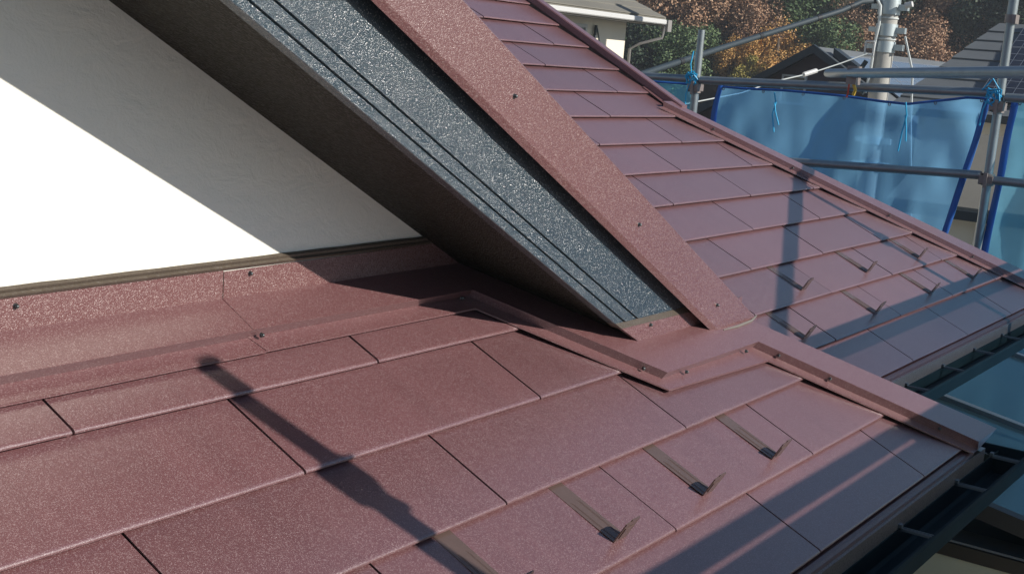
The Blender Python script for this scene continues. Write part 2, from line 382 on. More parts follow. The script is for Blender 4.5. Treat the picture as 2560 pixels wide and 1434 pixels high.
# fascia (bargeboard) with two stepped grooves; its foot is cut level above the flashing
YF = 0.736
gp = [(YF+0.002, 2.2555), (YF, 2.2575), (YF, 2.2815), (YF+0.006, 2.2835), (YF+0.006, 2.2855), (YF-0.001, 2.288), (YF-0.001, 2.322), (YF+0.006, 2.324), (YF+0.006, 2.3265),
      (YF-0.0015, 2.329), (YF-0.0015, 2.60), (YF+0.03, 2.60), (YF+0.03, 2.2555)]
m = M(); m.loft([[vq(XR, y, q) for y, q in gp], [vq(4.3, y, q) for y, q in gp]])
fa = m.build('fascia_board', 'fascia', house, clip=[((0, 0, 0.5258), (-0.01, 0, -1))]); fa['label'] = 'blue black granular painted bargeboard'
m = M(); m.loft([[(3.436, YF-0.006, 0.474), (3.436, YF+0.03, 0.474), (3.404, YF+0.03, 0.4915), (3.404, YF-0.002, 0.4925)],
                 [(3.90, YF-0.006, 0.470), (3.90, YF+0.03, 0.470), (3.90, YF+0.03, 0.492), (3.90, YF-0.0025, 0.4905)], [(4.1, YF-0.003, 0.468), (4.1, YF+0.03, 0.468), (4.1, YF+0.03, 0.489), (4.1, YF-0.002, 0.486)]])
m.build('fascia_end_bead', 'sealant', house)
# verge cover
YT = 0.69
vp = [(YT+0.008, 2.4715), (YT+0.0015, 2.488), (YT, 2.4925), (YT, 2.654), (YT+0.004, 2.659), (YT+0.13, 2.659), (YT+0.13, 2.60), (YT+0.02, 2.59), (YT+0.012, 2.4735)]
m = M(); m.loft([[vq(XR, y, q) for y, q in vp], [vq(4.7, y, q) for y, q in vp]])
vc = m.build('verge_cover', 'verge', house, clip=[((0, YT, YT*T+0.030/CO), (0, T, -1))]); vc['label'] = 'wide pinkish brown verge cover screwed along the gable edge'
def screw(parent, c, nrm, r=0.0058):
    m = M(); m.dome(c, nrm, r*1.15, 0.003, 10); d = Vector(nrm).normalized(); m.dome(Vector(c)+d*0.002, nrm, r, 0.008, 10)
    m.build('screw', 'screw', parent)
for x, q in ((1.98, 2.565), (2.70, 2.565), (3.405, 2.565), (4.01, 2.565)): screw(vc, vq(x, YT, q), (0, -1, 0))

# ---- flashing round the foot of the gable
def flashing(name, tops, noses, flanges, label=None, lift=0.0):
    m = M()
    for p in tops: m.face([Q1(x, y, 0.034+lift) for x, y in p])
    for (xa, ya), (xb, yb) in zip(noses[:-1], noses[1:]):
        m.face([Q1(xa, ya, 0.034+lift), Q1(xb, yb, 0.034+lift), Q1(xb, yb+0.018, 0.0045+lift), Q1(xa, ya+0.018, 0.0045+lift)])
    for i in range(len(noses)-1):
        m.face([Q1(noses[i][0], noses[i][1]+0.018, 0.0045+lift), Q1(noses[i+1][0], noses[i+1][1]+0.018, 0.0045+lift), Q1(*flanges[i+1], 0.0045+lift), Q1(*flanges[i], 0.0045+lift)])
        m.face([Q1(*flanges[i], 0.0045+lift), Q1(*flanges[i+1], 0.0045+lift), Q1(*flanges[i+1], 0.0012+lift), Q1(*flanges[i], 0.0012+lift)])
    o = m.build(name, 'flash', house, recalc=False)
    md = o.modifiers.new('thickness', 'SOLIDIFY'); md.thickness = 0.0009; md.offset = -1
    if label: o['label'] = label
    return o
f1 = flashing('apron_flashing', [[(-1.5, 1.037), (2.199, 1.042), (2.199, YW), (-1.5, YW)]], [(-1.5, 1.037), (2.199, 1.042)], [(-1.5, 1.005), (2.214, 1.012)], 'brown metal apron flashing at the foot of the white wall')
f2 = flashing('apron_flashing', [[(2.199, 1.042), (3.083, 1.042), (3.157, YW), (2.199, YW)], [(3.083, 1.042), (3.517, 0.603), (3.60, 0.736), (3.157, YW)],
                                 [(3.517, 0.603), (4.197, 0.603), (4.30, 0.736), (3.60, 0.736)]],
              [(2.1992, 1.042), (3.083, 1.042), (3.517, 0.603), (4.197, 0.603)], [(2.2145, 1.012), (3.062, 1.013), (3.492, 0.578), (4.188, 0.556)], 'brown metal flashing stepping round the end of the bargeboard', 0.0012)
# upstand against the wall
m = M()
for xa, xb, l in ((-1.5, 2.199, 0), (2.201, 3.155, 0.0015)):
    m.loft([[(xa, YW-0.003-l, YW*T+0.036), (xa, YW-0.003-l, 0.70), (xa, YW+0.002, 0.70), (xa, YW+0.002, YW*T+0.036)],
            [(xb, YW-0.003-l, YW*T+0.036), (xb, YW-0.003-l, 0.705), (xb, YW+0.002, 0.705), (xb, YW+0.002, YW*T+0.036)]])
us = m.build('wall_upstand', 'verge', house); us['label'] = 'granular brown upstand flashing along the stucco wall'
screw(us, (1.628, YW-0.003, 0.684), (0, -1, 0)); screw(us, (2.286, YW-0.004, 0.688), (0, -1, 0))
# upstand below the bargeboard foot
m = M(); zt = YF*T+0.030
m.loft([[(3.565, YF-0.004, zt+0.002), (3.43, YF-0.004, 0.478), (3.43, YF+0.01, 0.478), (3.565, YF+0.01, zt+0.002)],
        [(4.31, YF-0.004, zt+0.002), (4.31, YF-0.004, 0.474), (4.31, YF+0.01, 0.474), (4.31, YF+0.01, zt+0.002)]])
us2 = m.build('foot_upstand', 'verge', house)
screw(us2, (3.622, YF-0.004, 0.462), (0, -1, 0))
# dark upstand along the soffit line
m = M()
m.loft([[Q1(3.150, YW, 0.035), Q1(3.165, YW+0.02, 0.035), (3.165, YW+0.02, 0.70), (3.150, YW, 0.695)], [Q1(3.575, 0.736, 0.035), Q1(3.60, 0.75, 0.035), (3.60, 0.75, 0.44), (3.575, 0.738, 0.435)]])
m.build('soffit_upstand', 'flash', house)
# sealant line
pts = []; k = 60
m = M(); loops = []
for i in range(k+1):
    x = -1.5+(3.17+1.5)*i/k; z = 0.7015+0.006*(x+1.5)/4.7; j = random.uniform(-0.0010, 0.0010); w = random.uniform(-0.0008, 0.0008)
    loops.append([(x, YW-0.004, z-0.003), (x, YW-0.010+w, z+0.004), (x, YW-0.0055, z+0.009), (x, YW-0.009+w, z+0.016), (x, YW-0.003, z+0.022+j), (x, YW+0.004, z+0.022+j), (x, YW+0.004, z-0.003)])
m.loft(loops, True, True)
se = m.build('sealant_bead', 'sealant', house); se['label'] = 'brown sealant bead below the stucco'
screw(f2, Q1(2.225, 1.0405, 0.020), (0, -1, 0.15)); screw(f2, Q1(3.462, 0.656, 0.019), (-0.7, -0.7, 0.2)); screw(f2, Q1(3.645, 0.6025, 0.018), (0, -1, 0.15)); screw(f2, Q1(4.09, 0.6025, 0.018), (0, -1, 0.15)); screw(f2, Q1(3.03, 1.0405, 0.019), (0, -1, .15))
# hip caps
def hip_cap(Q, y_top, xh, d, near_top, xin=None, label=None, ext=0.035, screws=()):
    """near_top: sum x+(y-d) of the nose at the top and at the eave"""
    m = M(); s0, s1 = near_top; ye = d-ext
    def pt(s, y, o): return Q(s-(y-d), y, o)
    rid = xh+0.015
    m.face([pt(s0, y_top, 0.034), pt(rid, y_top, 0.034), pt(rid, ye, 0.034), pt(s1, ye, 0.034)])
    m.face([pt(s0, y_top, 0.034), pt(s1, ye, 0.034), pt(s1+0.011, ye, 0.0055), pt(s0+0.011, y_top, 0.0055)])
    m.face([pt(s0+0.011, y_top, 0.0055), pt(s1+0.011, ye, 0.0055), pt(s1-0.052, ye, 0.0055), pt(s0-0.052, y_top, 0.0055)])
    m.face([pt(s0-0.052, y_top, 0.0055), pt(s1-0.052, ye, 0.0055), pt(s1-0.052, ye, 0.0015), pt(s0-0.052, y_top, 0.0015)])
    # far side, mirrored in the hip's vertical plane
    def mir(p): return (xh-(p[1]-d), xh-p[0]+d, p[2])
    A = [pt(rid, y_top, 0.034), pt(rid, ye, 0.034)]
    B = [mir(pt(s0, y_top, 0.034)), mir(pt(s1, ye, 0.034))]
    C = [mir(pt(s0, y_top, 0.0)), mir(pt(s1, ye, 0.0))]
    m.face([A[0], A[1], B[1], B[0]]); m.face([B[0], B[1], C[1], C[0]])
    m.face([pt(s1, ye, 0.034), A[1], B[1], C[1], pt(xh-0.03, ye, -0.05), pt(s1, ye, 0.0055)])
    o = m.build('hip_cap', 'flash', house, recalc=False)
    md = o.modifiers.new('thickness', 'SOLIDIFY'); md.thickness = 0.0009; md.offset = -1
    if label: o['label'] = label
    for y in screws:
        s = s0+(s1-s0)*(y_top-y)/(y_top-ye); screw(o, pt(s-0.001, y, 0.020), (-0.7, -0.7, 0.2))
    return o
hip_cap(Q1, 0.736, XH, 0.0, (4.806, 4.752), label='hip cap of the front slope running down to the gutter corner', screws=(0.545, 0.40, 0.08))
hip_cap(Q2, 2.52, XH2, D2, (8.875, 8.715), label='hip cap of the long slope beyond', screws=(2.28, 1.90, 1.42, 0.99))
# grey sealant smear at the foot of the verge cover
m = M(); m.path([Q1(4.07, 0.683, 0.036), Q1(4.17, 0.678, 0.038), Q1(4.30, 0.683, 0.038), Q1(4.365, 0.694, 0.040)], [0.002, 0.005, 0.005, 0.003], 6)
m.build('sealant_smear', 'sealgrey', house)
# verge of the main slope (upper right)
m = M(); pr = [(7.082, 0.006), (7.082, 0.040), (7.088, 0.046), (7.150, 0.046), (7.150, -0.06), (7.145, -0.06), (7.145, 0.006)]
def P2y(x, y, o): return Q2(x, y, o)
m.loft([[Q2(x, 2.46, o) for x, o in pr], [Q2(x, 4.6, o) for x, o in pr]])
m.build('main_verge_cover', 'flash', house)
m = M(); m.loft([[Q2(7.02, 2.42, 0.0045), Q2(7.09, 2.35, 0.0045), Q2(7.09, 2.35, 0.0015), Q2(7.02, 2.42, 0.0015)], [Q2(7.05, 2.72, 0.0045), Q2(7.085, 2.72, 0.0045), Q2(7.085, 2.72, 0.0015), Q2(7.05, 2.72, 0.0015)]])
m.build('verge_tongue', 'flash', house)
# far faces of the main roof
m = M(); m.loft([[(7.13, 2.5, (XH2-7.13)*T-.06), (XH2, D2, -0.03), (XH2, 6.5, -0.03), (7.13, 6.5, (XH2-7.13)*T-.06)], [(7.13, 2.5, (XH2-7.13)*T-0.1), (XH2, D2, -0.07), (XH2, 6.5, -0.07), (7.13, 6.5, (XH2-7.13)*T-0.1)]])
m.build('end_roof_slope', 'shingle', house)
m = M(); m.box(6.95, 7.05, 2.6, 4.6, 0.6, 0.9); m.build('end_gable', 'stucco', house)

# ---- eaves: drip edge, eave board, gutter
def eave(x0, x1, y0, xg0, xg1, lab, brackets, bx1=None):
    m = M(); pr = [(0.012, -0.012), (-0.004, -0.0125), (-0.014, -0.016), (-0.021, -0.022), (-0.021, -0.036), (-0.015, -0.036), (0.012, -0.030)]
    m.loft([[(x0, y0+y, z) for y, z in pr], [(x1, y0+y, z) for y, z in pr]]); m.build('drip_edge', 'drip', house)
    m = M(); m.box(x0, bx1 or x1, y0-0.030, y0-0.006, -0.100, -0.0345); m.build('eave_board', 'eave', house)
    g = M(); w = 0.0035
    out = [(-0.034, -0.088), (-0.034, -0.150), (-0.045, -0.158), (-0.122, -0.158), (-0.134, -0.148), (-0.137, -0.092), (-0.133, -0.082), (-0.143, -0.080), (-0.148, -0.088)]
    inn = [(-0.142, -0.090), (-0.140, -0.150), (-0.126, -0.163), (-0.042, -0.163), (-0.030, -0.153), (-0.030, -0.088)]
    lp = out+inn
    g.loft([[(xg0, y0+y, z) for y, z in lp], [(xg1, y0+y, z) for y, z in lp]])
    go = g.build('gutter', 'gutter', house); go['label'] = lab
    for x in brackets:
        b = M(); b.box(x-0.010, x+0.010, y0-0.137, y0-0.034, -0.089, -0.084); b.box(x-0.010, x-0.007, y0-0.137, y0-0.034, -0.084, -0.080); b.box(x+0.007, x+0.010, y0-0.137, y0-0.034, -0.084, -0.080)
        b.box(x-0.010, x+0.010, y0-0.042, y0-0.0305, -0.088, -0.070)
        b.build('gutter_bracket', 'bracket', go)
eave(-1.6, 4.80, 0.0, -1.6, 5.135, 'black gutter under the front slope', (2.15, 2.75, 3.35, 3.95, 4.56, 5.02), 4.93)
eave(5.02, XH2, D2, 5.02, 9.12, 'dark gutter under the long slope beyond', (5.30, 5.86, 6.42, 6.98, 7.54, 8.10, 8.66))
m = M()      # short gutter round the corner
out = [(0.034, -0.088), (0.034, -0.150), (0.045, -0.158), (0.122, -0.158), (0.134, -0.148), (0.137, -0.080), (0.148, -0.080), (0.142, -0.160), (0.126, -0.166), (0.030, -0.166), (0.030, -0.088)]
m.loft([[(XH+y+0.05, -0.13, z) for y, z in out], [(XH+y+0.05, D2-0.15, z) for y, z in out]]); m.build('gutter', 'gutter', house)
m = M(); m.box(XH-0.02, XH+0.03, 0.02, D2-0.02, -0.10, -0.03); m.build('eave_board', 'eave', house)
# soffits and walls under the eaves
m = M(); m.box(-1.6, 4.97, -0.02, 0.75, -0.125, -0.105); m.box(5.0, 9.0, D2-0.02, 1.35, -0.125, -0.105); m.build('eave_soffit', 'cream', house)
m = M(); m.box(-3.0, 4.4, 0.55, 6.0, GZ, -0.12); m.build('lower_wall', 'cream', house)
m = M(); m.box(4.4, 8.45, 1.15, 6.0, GZ, -0.121); m.build('lower_wall', 'darktrim', house)  # dark wall colour stands in for the shade below the terrace roof

# ---- snow guards
def guard(fn, parent, x, a_top, a_bot):
    w = 0.030; m = M(); n = 9; h0 = -0.006
    xs = [-1, -0.62, -0.50, -0.38, -0.12, 0.12, 0.38, 0.50, 0.62, 1]; zs = [0, 0, .0022, 0, 0, 0, 0, .0022, 0, 0]
    La = a_top-a_bot
    def row(a, rib, dz): return [fn(x+w*xx, a, h0+dz+zz*rib) for xx, zz in zip(xs, zs)]
    sl = lambda a: 0.0060-0.0770*(a-a_bot-0.006)
    rows = [row(a_top+0.02, 0, sl(a_top)-0.001), row(a_bot+La*0.72, 0, sl(a_bot+La*.72)), row(a_bot+La*0.66, 1, sl(a_bot+La*.66)), row(a_bot+0.012, 1, sl(a_bot+.012)), row(a_bot+0.004, 1, sl(a_bot+.004))]
    def under(r): return [tuple(Vector(p)-Vector(fn(0, 0, 0.0014))+Vector(fn(0, 0, 0))) for p in reversed(r)]
    m.loft([r+under(r) for r in rows[:5]])
    prof = [(-w*1.02, 0.0), (w*1.02, 0.0), (w*1.02, 0.064), (w*0.8, 0.072), (-w*0.35, 0.072), (-w*0.4, 0.066), (-w*1.02, 0.062)]
    def plate(pf, a_lo, a_hi, z0):
        m.loft([[fn(x+px, a_lo-pz*0.04, h0+z0+pz) for px, pz in pf], [fn(x+px, a_hi-pz*0.04, h0+z0+pz) for px, pz in pf]])
    plate(prof, a_bot+0.0005, a_bot+0.0035, 0.004)
    plate([(-w*0.7, 0.0), (w*0.7, 0.0), (w*0.7, 0.034), (-w*0.7, 0.034)], a_bot-0.002, a_bot+0.0003, 0.016)
    m.build('snow_guard', 'strap', parent)
for x in (1.745, 2.225, 2.690, 3.172, 3.634): guard(P1, front, x, 0.4565/CO, 0.270/CO)
for x in (5.878, 6.776, 7.655): guard(P2, main, x, (1.275-D2)/CO, (1.108-D2)/CO)
for x in (5.372, 6.283, 7.18, 8.02): guard(P2, main, x, (1.045-D2)/CO, (0.878-D2)/CO)

# ------------------------------------------------------------------ scaffold
SX = 10.2; PR = 0.033
sc = root('scaffold', (SX, 1.43, GZ), 'galvanised pipe scaffold standing round the eaves behind the roof', 'scaffold')
def part_tube(name, p, q, r, mat, parent): m = M(); m.tube(p, q, r, 16); return m.build(name, mat, parent)
def post(x, y, top, sleeve=None, parent=sc):
    o = part_tube('post', (x, y, GZ), (x, y, top), PR, 'pipe', parent)
    if sleeve: part_tube('post_pin', (x, y, top), (x, y, top+sleeve), PR*0.9, 'pipe', parent)
    return o
def coupler(p, axis='y', parent=sc):
    m = M(); x, y, z = p
    m.tube((x, y, z-0.045), (x, y, z+0.045), PR*1.45, 12); m.box(x-0.062, x+0.05, y-0.05, y+0.05, z-0.028, z+0.028)
    m.box(x-0.075, x-0.055, y-0.012, y+0.012, z-0.06, z+0.05); m.tube((x-.03, y+.05, z-.04), (x-.03, y+.05, z+.055), .011, 8)
    m.build('coupler', 'coupler', parent, bevel=0)
PA, PB = 3.935, 1.435
post(SX, PA, 1.36, 0.18); post(SX, PB, 3.4); post(SX, PA+2.5, 1.4); post(SX, PB-2.2, 3.0)
def rail(p, q, r=PR, parent=sc): return part_tube('rail', p, q, r, 'pipe', parent)
for a, b, z0, z1 in ((PA+2.5, PA+0.05, 1.07, 1.125), (PA-0.05, PB+0.05, 1.125, 1.225), (PB-0.05, PB-2.15, 1.20, 1.25)):
    rail((SX-0.02, a, z0), (SX-0.02, b, z1))
for a, b, z0, z1 in ((PA+2.5, PA+0.05, 0.40, 0.47), (PA-0.05, PB+0.05, 0.495, 0.612), (PB-0.05, PB-2.15, 0.585, 0.62)):
    rail((SX-0.02, a, z0), (SX-0.02, b, z1))
for y, z in ((PA, 1.06), (PB, 1.13), (PB, 0.585), (PA, 0.47)): coupler((SX, y, z))
m = M(); m.tube((SX, PB, 1.74), (SX, PB, 1.80), PR*1.35, 14); m.box(SX-0.07, SX+0.03, PB-0.05, PB-0.02, 1.735, 1.80); m.build('coupler', 'coupler', sc)
part_tube('post_sleeve', (SX, PB, 1.80), (SX, PB, 1.92), PR*1.12, 'pipe', sc)
# long diagonal pipe crossing the corner above the roof
rail((10.32, 2.829, 1.268), (5.35, -1.69, 1.498), 0.036)
m = M(); m.tube((10.03, 2.52, 1.285), (9.99, 2.48, 1.285), 0.055, 12); m.box(9.96, 10.06, 2.46, 2.54, 1.20, 1.34); m.build('coupler', 'coupler', sc)
# front row along the eaves (beside the photographer, out of the picture: it shades the eaves)
FY = -1.2
post(2.547, FY, 1.806)
m = M(); m.tube((2.547, FY, 1.33), (2.547, FY, 1.44), PR*1.5, 12); m.box(2.515, 2.605, FY-0.05, FY+0.05, 1.345, 1.425); m.tube((2.58, FY, 1.27), (2.555, FY, 1.35), 0.03, 8); m.build('coupler', 'coupler', sc)
rail((-1.5, FY-0.055, 0.872), (5.6, FY-0.055, 0.880)); rail((-1.5, FY-0.055, 0.784), (5.6, FY-0.055, 0.796))
m = M(); m.box(-1.5, 5.6, FY-0.10, FY-0.07, 0.20, 0.775); m.build('toe_board', 'alu', sc)
m = M(); m.box(4.82, 5.66, FY-0.075, FY-0.055, 0.60, 0.905); m.build('shade_panel', 'alu', sc)  # unseen panel added to block the light streak across the hip cap
post(5.62, FY-0.06, 0.84); post(-1.5, FY-0.06, 0.84)
# row in front of the main eave
RY = -0.35
post(7.92, RY, 1.90); coupler((7.92, RY, 1.30)); post(5.6, RY, 0.78); post(10.2, RY, 0.9)
rail((5.4, RY, 0.815), (10.2, RY, 0.845)); rail((5.4, RY, 0.730), (10.2, RY, 0.750))
# decks
m = M(); m.box(-1.5, 5.4, -1.12, -0.55, -1.06, -1.02); m.build('scaffold_plank', 'alu', sc)

# mesh sheets
def sheet(name, y0, y1, top, bot, mat, label, x=SX+0.17, ny=70, nz=40, side0=None, side1=None, seed=1, hem=True, tilt=0.5):
    rnd = random.Random(seed); ph = [rnd.uniform(0, 6.28) for _ in range(8)]
    m = M(); r = root(name, (x, (y0+y1)/2, bot), label, 'mesh sheet')
    def pt(u, w):     # u along, w down
        ya = y0 if side0 is None else side0(w); yb = y1 if side1 is None else side1(w)
        y = ya+(yb-ya)*u
        z = top(u)*(1-w)+bot*w
        e = abs(u-0.5)*2
        sag = math.exp(-((u-0.66)/0.12)**2)
        dx = (0.030*math.sin(8*u+ph[0])+0.018*math.sin(19*u+ph[1]+1.5*w)+0.009*math.sin(41*u+ph[4]+3*w))*(0.35+0.65*w)
        dx += 0.022*math.sin(26*(u+0.9*w)+ph[2])*max(0, 1-3.0*(u+w))*2          # pulls from the upper corners
        dx += 0.022*math.sin(24*((1-u)+0.8*w)+ph[3])*max(0, 1-2.6*((1-u)+w))*2
        dx += 0.030*math.sin(38*w+ph[5])*math.exp(-(w/0.12)**2)*sag+0.010*math.sin(13*w+21*u+ph[6])
        dx += 0.014*abs(math.sin(15*u+5*w+ph[7]))+0.010*abs(math.sin(33*u-11*w+ph[1]))*(0.3+0.7*w)+0.012*abs(math.sin(9*w+4*u+ph[3]))
        return (x+dx-tilt*w**1.2, y, z)
    for i in range(ny+1):
        for j in range(nz+1): m.v.append(pt(i/ny, j/nz))
    for i in range(ny):
        for j in range(nz):
            a = i*(nz+1)+j; m.f.append((a, a+1, a+nz+2, a+nz+1)); m.sm.append(True)
    m.build('sheet', mat, r, recalc=False)
    if hem:
        hw = 0.018
        def strip(ps, n):
            k = M()
            for p, q_ in zip(ps[:-1], ps[1:]): k.face([p[0], q_[0], q_[1], p[1]], True)
            o = k.build(n, 'hem', r, recalc=True); md = o.modifiers.new('t', 'SOLIDIFY'); md.thickness = 0.002
        f = lambda p: (p[0]-0.006, p[1], p[2])
        W = abs(y1-y0)
        strip([(f(pt(i/ny, 0)), f(pt(i/ny, hw*1.1/(top(0.5)-bot)))) for i in range(ny+1)], 'top_hem')
        strip([(f(pt(0, j/nz)), f(pt(0.055/W*1.0, j/nz))) for j in range(nz+1)], 'side_hem')
        strip([(f(pt(1, j/nz)), f(pt(1-0.055/W*1.0, j/nz))) for j in range(nz+1)], 'side_hem')
    for k in range(7):      # eyelets along the top hem
        p = pt(0.03+0.94*k/6, 0.010); e = M(); n_ = 10
        e.loft([[(p[0]-0.012, p[1]+rr_*math.cos(6.2832*i/n_), p[2]-0.004+rr_*math.sin(6.2832*i/n_)) for i in range(n_)] for rr_ in (0.006, 0.013)], False)
        e.build('eyelet', 'bracket', r, recalc=False)
    return r
def topB(u):
    k = [(0, 1.09), (0.12, 1.095), (0.28, 1.11), (0.50, 1.11), (0.62, 1.095), (0.72, 1.092), (0.80, 1.13), (0.92, 1.185), (1, 1.19)]
    for (a, za), (b, zb) in zip(k[:-1], k[1:]):
        if u <= b: return za+(zb-za)*(u-a)/(b-a)
    return 1.19
sheet('blue_mesh_sheet', 3.83, 1.50, topB, -1.2, 'sheet', 'large sagging blue mesh sheet tied between the two scaffold posts', seed=3, side1=lambda w: 1.53+0.30*w*1.05)
sheet('blue_mesh_sheet', PA+2.4, 3.99, lambda u: 1.05+0.04*u, -1.2, 'sheetpale', 'pale blue mesh sheet left of the short topped scaffold post', seed=5)
sheet('blue_mesh_sheet', 1.40, -0.7, lambda u: 1.19-0.01*u, -1.2, 'sheetpale', 'pale blue mesh sheet at the right edge of the picture', seed=9)
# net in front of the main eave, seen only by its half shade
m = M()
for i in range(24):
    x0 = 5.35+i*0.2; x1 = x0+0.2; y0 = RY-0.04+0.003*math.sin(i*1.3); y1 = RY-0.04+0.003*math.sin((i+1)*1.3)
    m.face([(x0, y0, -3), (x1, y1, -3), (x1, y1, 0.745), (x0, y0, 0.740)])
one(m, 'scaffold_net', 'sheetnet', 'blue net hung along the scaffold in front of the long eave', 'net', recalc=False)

# cords
def cord(pts_list, label, mat='cord', r=0.006):
    o = M()
    for p in pts_list: o.path(p, r, 6)
    return one(o, 'tie_cord', mat, label, 'cord', 'cords tying the mesh sheets')
def knot(y, z, seed):
    rnd = random.Random(seed); L = []
    x = SX-0.055
    for k in range(5):
        L.append([(x+rnd.uniform(-.015, .01), y+0.05*math.cos(a_)+rnd.uniform(-.01, .01), z+0.05*math.sin(a_*1.0+k)+rnd.uniform(-.02, .02)) for a_ in [i*0.8 for i in range(8)]])
    return L
cord(knot(PA+0.02, 1.13, 1)+[[(SX-.05, PA+.03, 1.36), (SX-.06, PA+.04, 1.25), (SX-.05, PA+.02, 1.14), (SX-.07, PA+.05, 1.0), (SX-.06, PA+.05, 0.90)]], 'cyan cord knotted round the short topped scaffold post')
cord(knot(PB+0.03, 1.20, 2)+[[(SX-.05, PB+.12, 1.24), (SX-.06, PB+.05, 1.33), (SX-.06, PB+.0, 1.26), (SX-.07, PB-.02, 1.17)], [(SX-.06, PB+.06, 1.2), (SX-.07, PB+.09, 1.1), (SX-.065, PB+.10, 0.98)]], 'cyan cord knotted round the tall scaffold post at right')
cord([[(SX+.0, 3.22, 1.08), (SX+.01, 3.20, 1.0), (SX, 3.215, 0.9), (SX-.01, 3.18, 0.76)], [(SX+.0, 3.21, 1.0), (SX, 3.19, 0.92), (SX, 3.15, 0.82)]], 'cyan cord ends dangling in front of the large blue sheet, near the short post')
cord([[(SX+.0, 2.13, 1.10), (SX, 2.11, 1.0), (SX, 2.13, 0.86), (SX, 2.14, 0.72)], [(SX+.0, 2.12, 1.0), (SX, 2.10, 0.9), (SX, 2.09, 0.80)]], 'cyan cord ends dangling in front of the large blue sheet, below its dip')
m = M(); m.path([(9.98, 2.50, 1.24), (10.0, 2.47, 1.16), (10.02, 2.49, 1.12)], 0.013, 6)
tp = root('warning_tape', (10, 2.5, 1.1), 'yellow and red warning tape tied below the long diagonal pipe', 'tape'); m.build('tape_strip', 'tape', tp)
m = M(); m.path([(9.96, 2.51, 1.20), (9.98, 2.52, 1.12), (9.99, 2.53, 1.10)], 0.007, 6); m.build('tape_strip', 'redtape', tp)

# ------------------------------------------------------------------ terrace roof and parapet below the eaves
tr = root('terrace_roof', (8, 0, GZ), 'smoky blue polycarbonate terrace roof below the gutters at the right edge', 'terrace roof')
def tz(y): return -0.6+0.17*(y-1.0)
def tpan(x0, x1, name, mat, dz0, dz1, y0=1.14, y1=-2.2):
    m = M(); m.loft([[(x0, y0, tz(y0)+dz0), (x1, y0, tz(y0)+dz0), (x1, y1, tz(y1)+dz0), (x0, y1, tz(y1)+dz0)], [(x0, y0, tz(y0)+dz1), (x1, y0, tz(y0)+dz1), (x1, y1, tz(y1)+dz1), (x0, y1, tz(y1)+dz1)]])
    return m.build(name, mat, tr)
for x0, x1 in ((6.47, 7.97), (8.01, 9.73), (9.77, 11.3)): tpan(x0, x1, 'roof_panel', 'poly', -0.012, -0.004)
tpan(7.962, 8.018, 'rafter', 'alu', -0.05, 0.022, 1.0); tpan(9.722, 9.778, 'rafter', 'alu', -0.05, 0.022, 1.0); tpan(6.41, 6.48, 'edge_frame', 'black', -0.07, 0.016)
pw = root('balcony_parapet', (6.6, -0.5, GZ), 'cream rendered parapet with dark brown top trim below the front gutter', 'parapet wall')
m = M(); m.box(6.55, 6.72, -2.4, 0.60, GZ, -1.062); m.build('wall', 'cream', pw)
m = M(); m.box(6.53, 6.74, -2.4, 0.615, -1.060, -0.985); m.build('top_trim', 'darktrim', pw, bevel=0.004)
m = M(); m.box(6.54, 6.735, -2.4, 0.60, -0.984, -0.972); m.build('cap', 'greycap', pw)
m = M(); m.box(6.74, 11.0, -2.4, 1.14, -1.12, -1.07); m.build('shade_floor', 'black', pw)  # black sheet stands in for the deep shade under the terrace roof

# ------------------------------------------------------------------ neighbours
def window(parent, axis, c, w, h_, face, depth=0.06):
    """axis 'x': pane in a wall facing -y; axis 'y': in a wall facing -x"""
    cx, cy, cz = c
    fr = M(); pa = M(); t_ = 0.07
    def bx(mm, a0, a1, z0, z1, d0, d1):
        if axis == 'x': mm.box(cx+a0, cx+a1, cy+d0, cy+d1, cz+z0, cz+z1)
        else: mm.box(cx+d0, cx+d1, cy+a0, cy+a1, cz+z0, cz+z1)
    bx(fr, -w/2, w/2, h_/2-t_, h_/2, -depth, 0.02); bx(fr, -w/2, w/2, -h_/2, -h_/2+t_, -depth, 0.02)
    bx(fr, -w/2, -w/2+t_, -h_/2+t_, h_/2-t_, -depth, 0.02); bx(fr, w/2-t_, w/2, -h_/2+t_, h_/2-t_, -depth, 0.02)
    wo = fr.build('window', 'frame', parent)
    bx(pa, -w/2+t_, w/2-t_, -h_/2+t_, h_/2-t_, -0.02, 0.0); pa.build('pane', face, wo)
# white house upper left of centre
wh = root('neighbour_house', (22, 18, GZ), 'cream walled neighbour house with grey slate roof and white gutter', 'house')
m = M(); m.box(14.0, 26.6, 14.0, 22.0, GZ, 2.02); m.build('wall', 'cream2', wh)
m = M(); ye, yr, ze = 13.35, 18.0, 2.16; zr = ze+(yr-ye)*0.40
m.loft([[(13.2, ye, ze), (13.2, yr, zr), (13.2, 2*yr-ye, ze), (13.2, 2*yr-ye, ze-0.1), (13.2, yr, zr-0.12), (13.2, ye, ze-0.1)],
        [(27.25, ye, ze), (27.25, yr, zr), (27.25, 2*yr-ye, ze), (27.25, 2*yr-ye, ze-0.1), (27.25, yr, zr-0.12), (27.25, ye, ze-0.1)]])
rf = m.build('roof', 'slate', wh)
for k in range(12):
    y = ye+0.38*k; b = M(); b.box(13.2, 27.2, y-0.02, y+0.36, 0, 0.03)
    b.v = [(vx, vy, vz*0.7+ze+(vy-ye)*0.40+0.012*(1-((vy-y+0.02)/0.38))) for vx, vy, vz in b.v]; b.build('slate_course', 'slate', rf)
m = M(); m.box(13.2, 27.2, ye-0.12, ye-0.01, ze-0.15, ze-0.04); m.build('gutter', 'white', wh, bevel=0.02)
m = M(); m.box(13.2, 27.2, ye, 14.0, ze-0.17, ze-0.12); m.build('eave_soffit', 'greycap', wh)
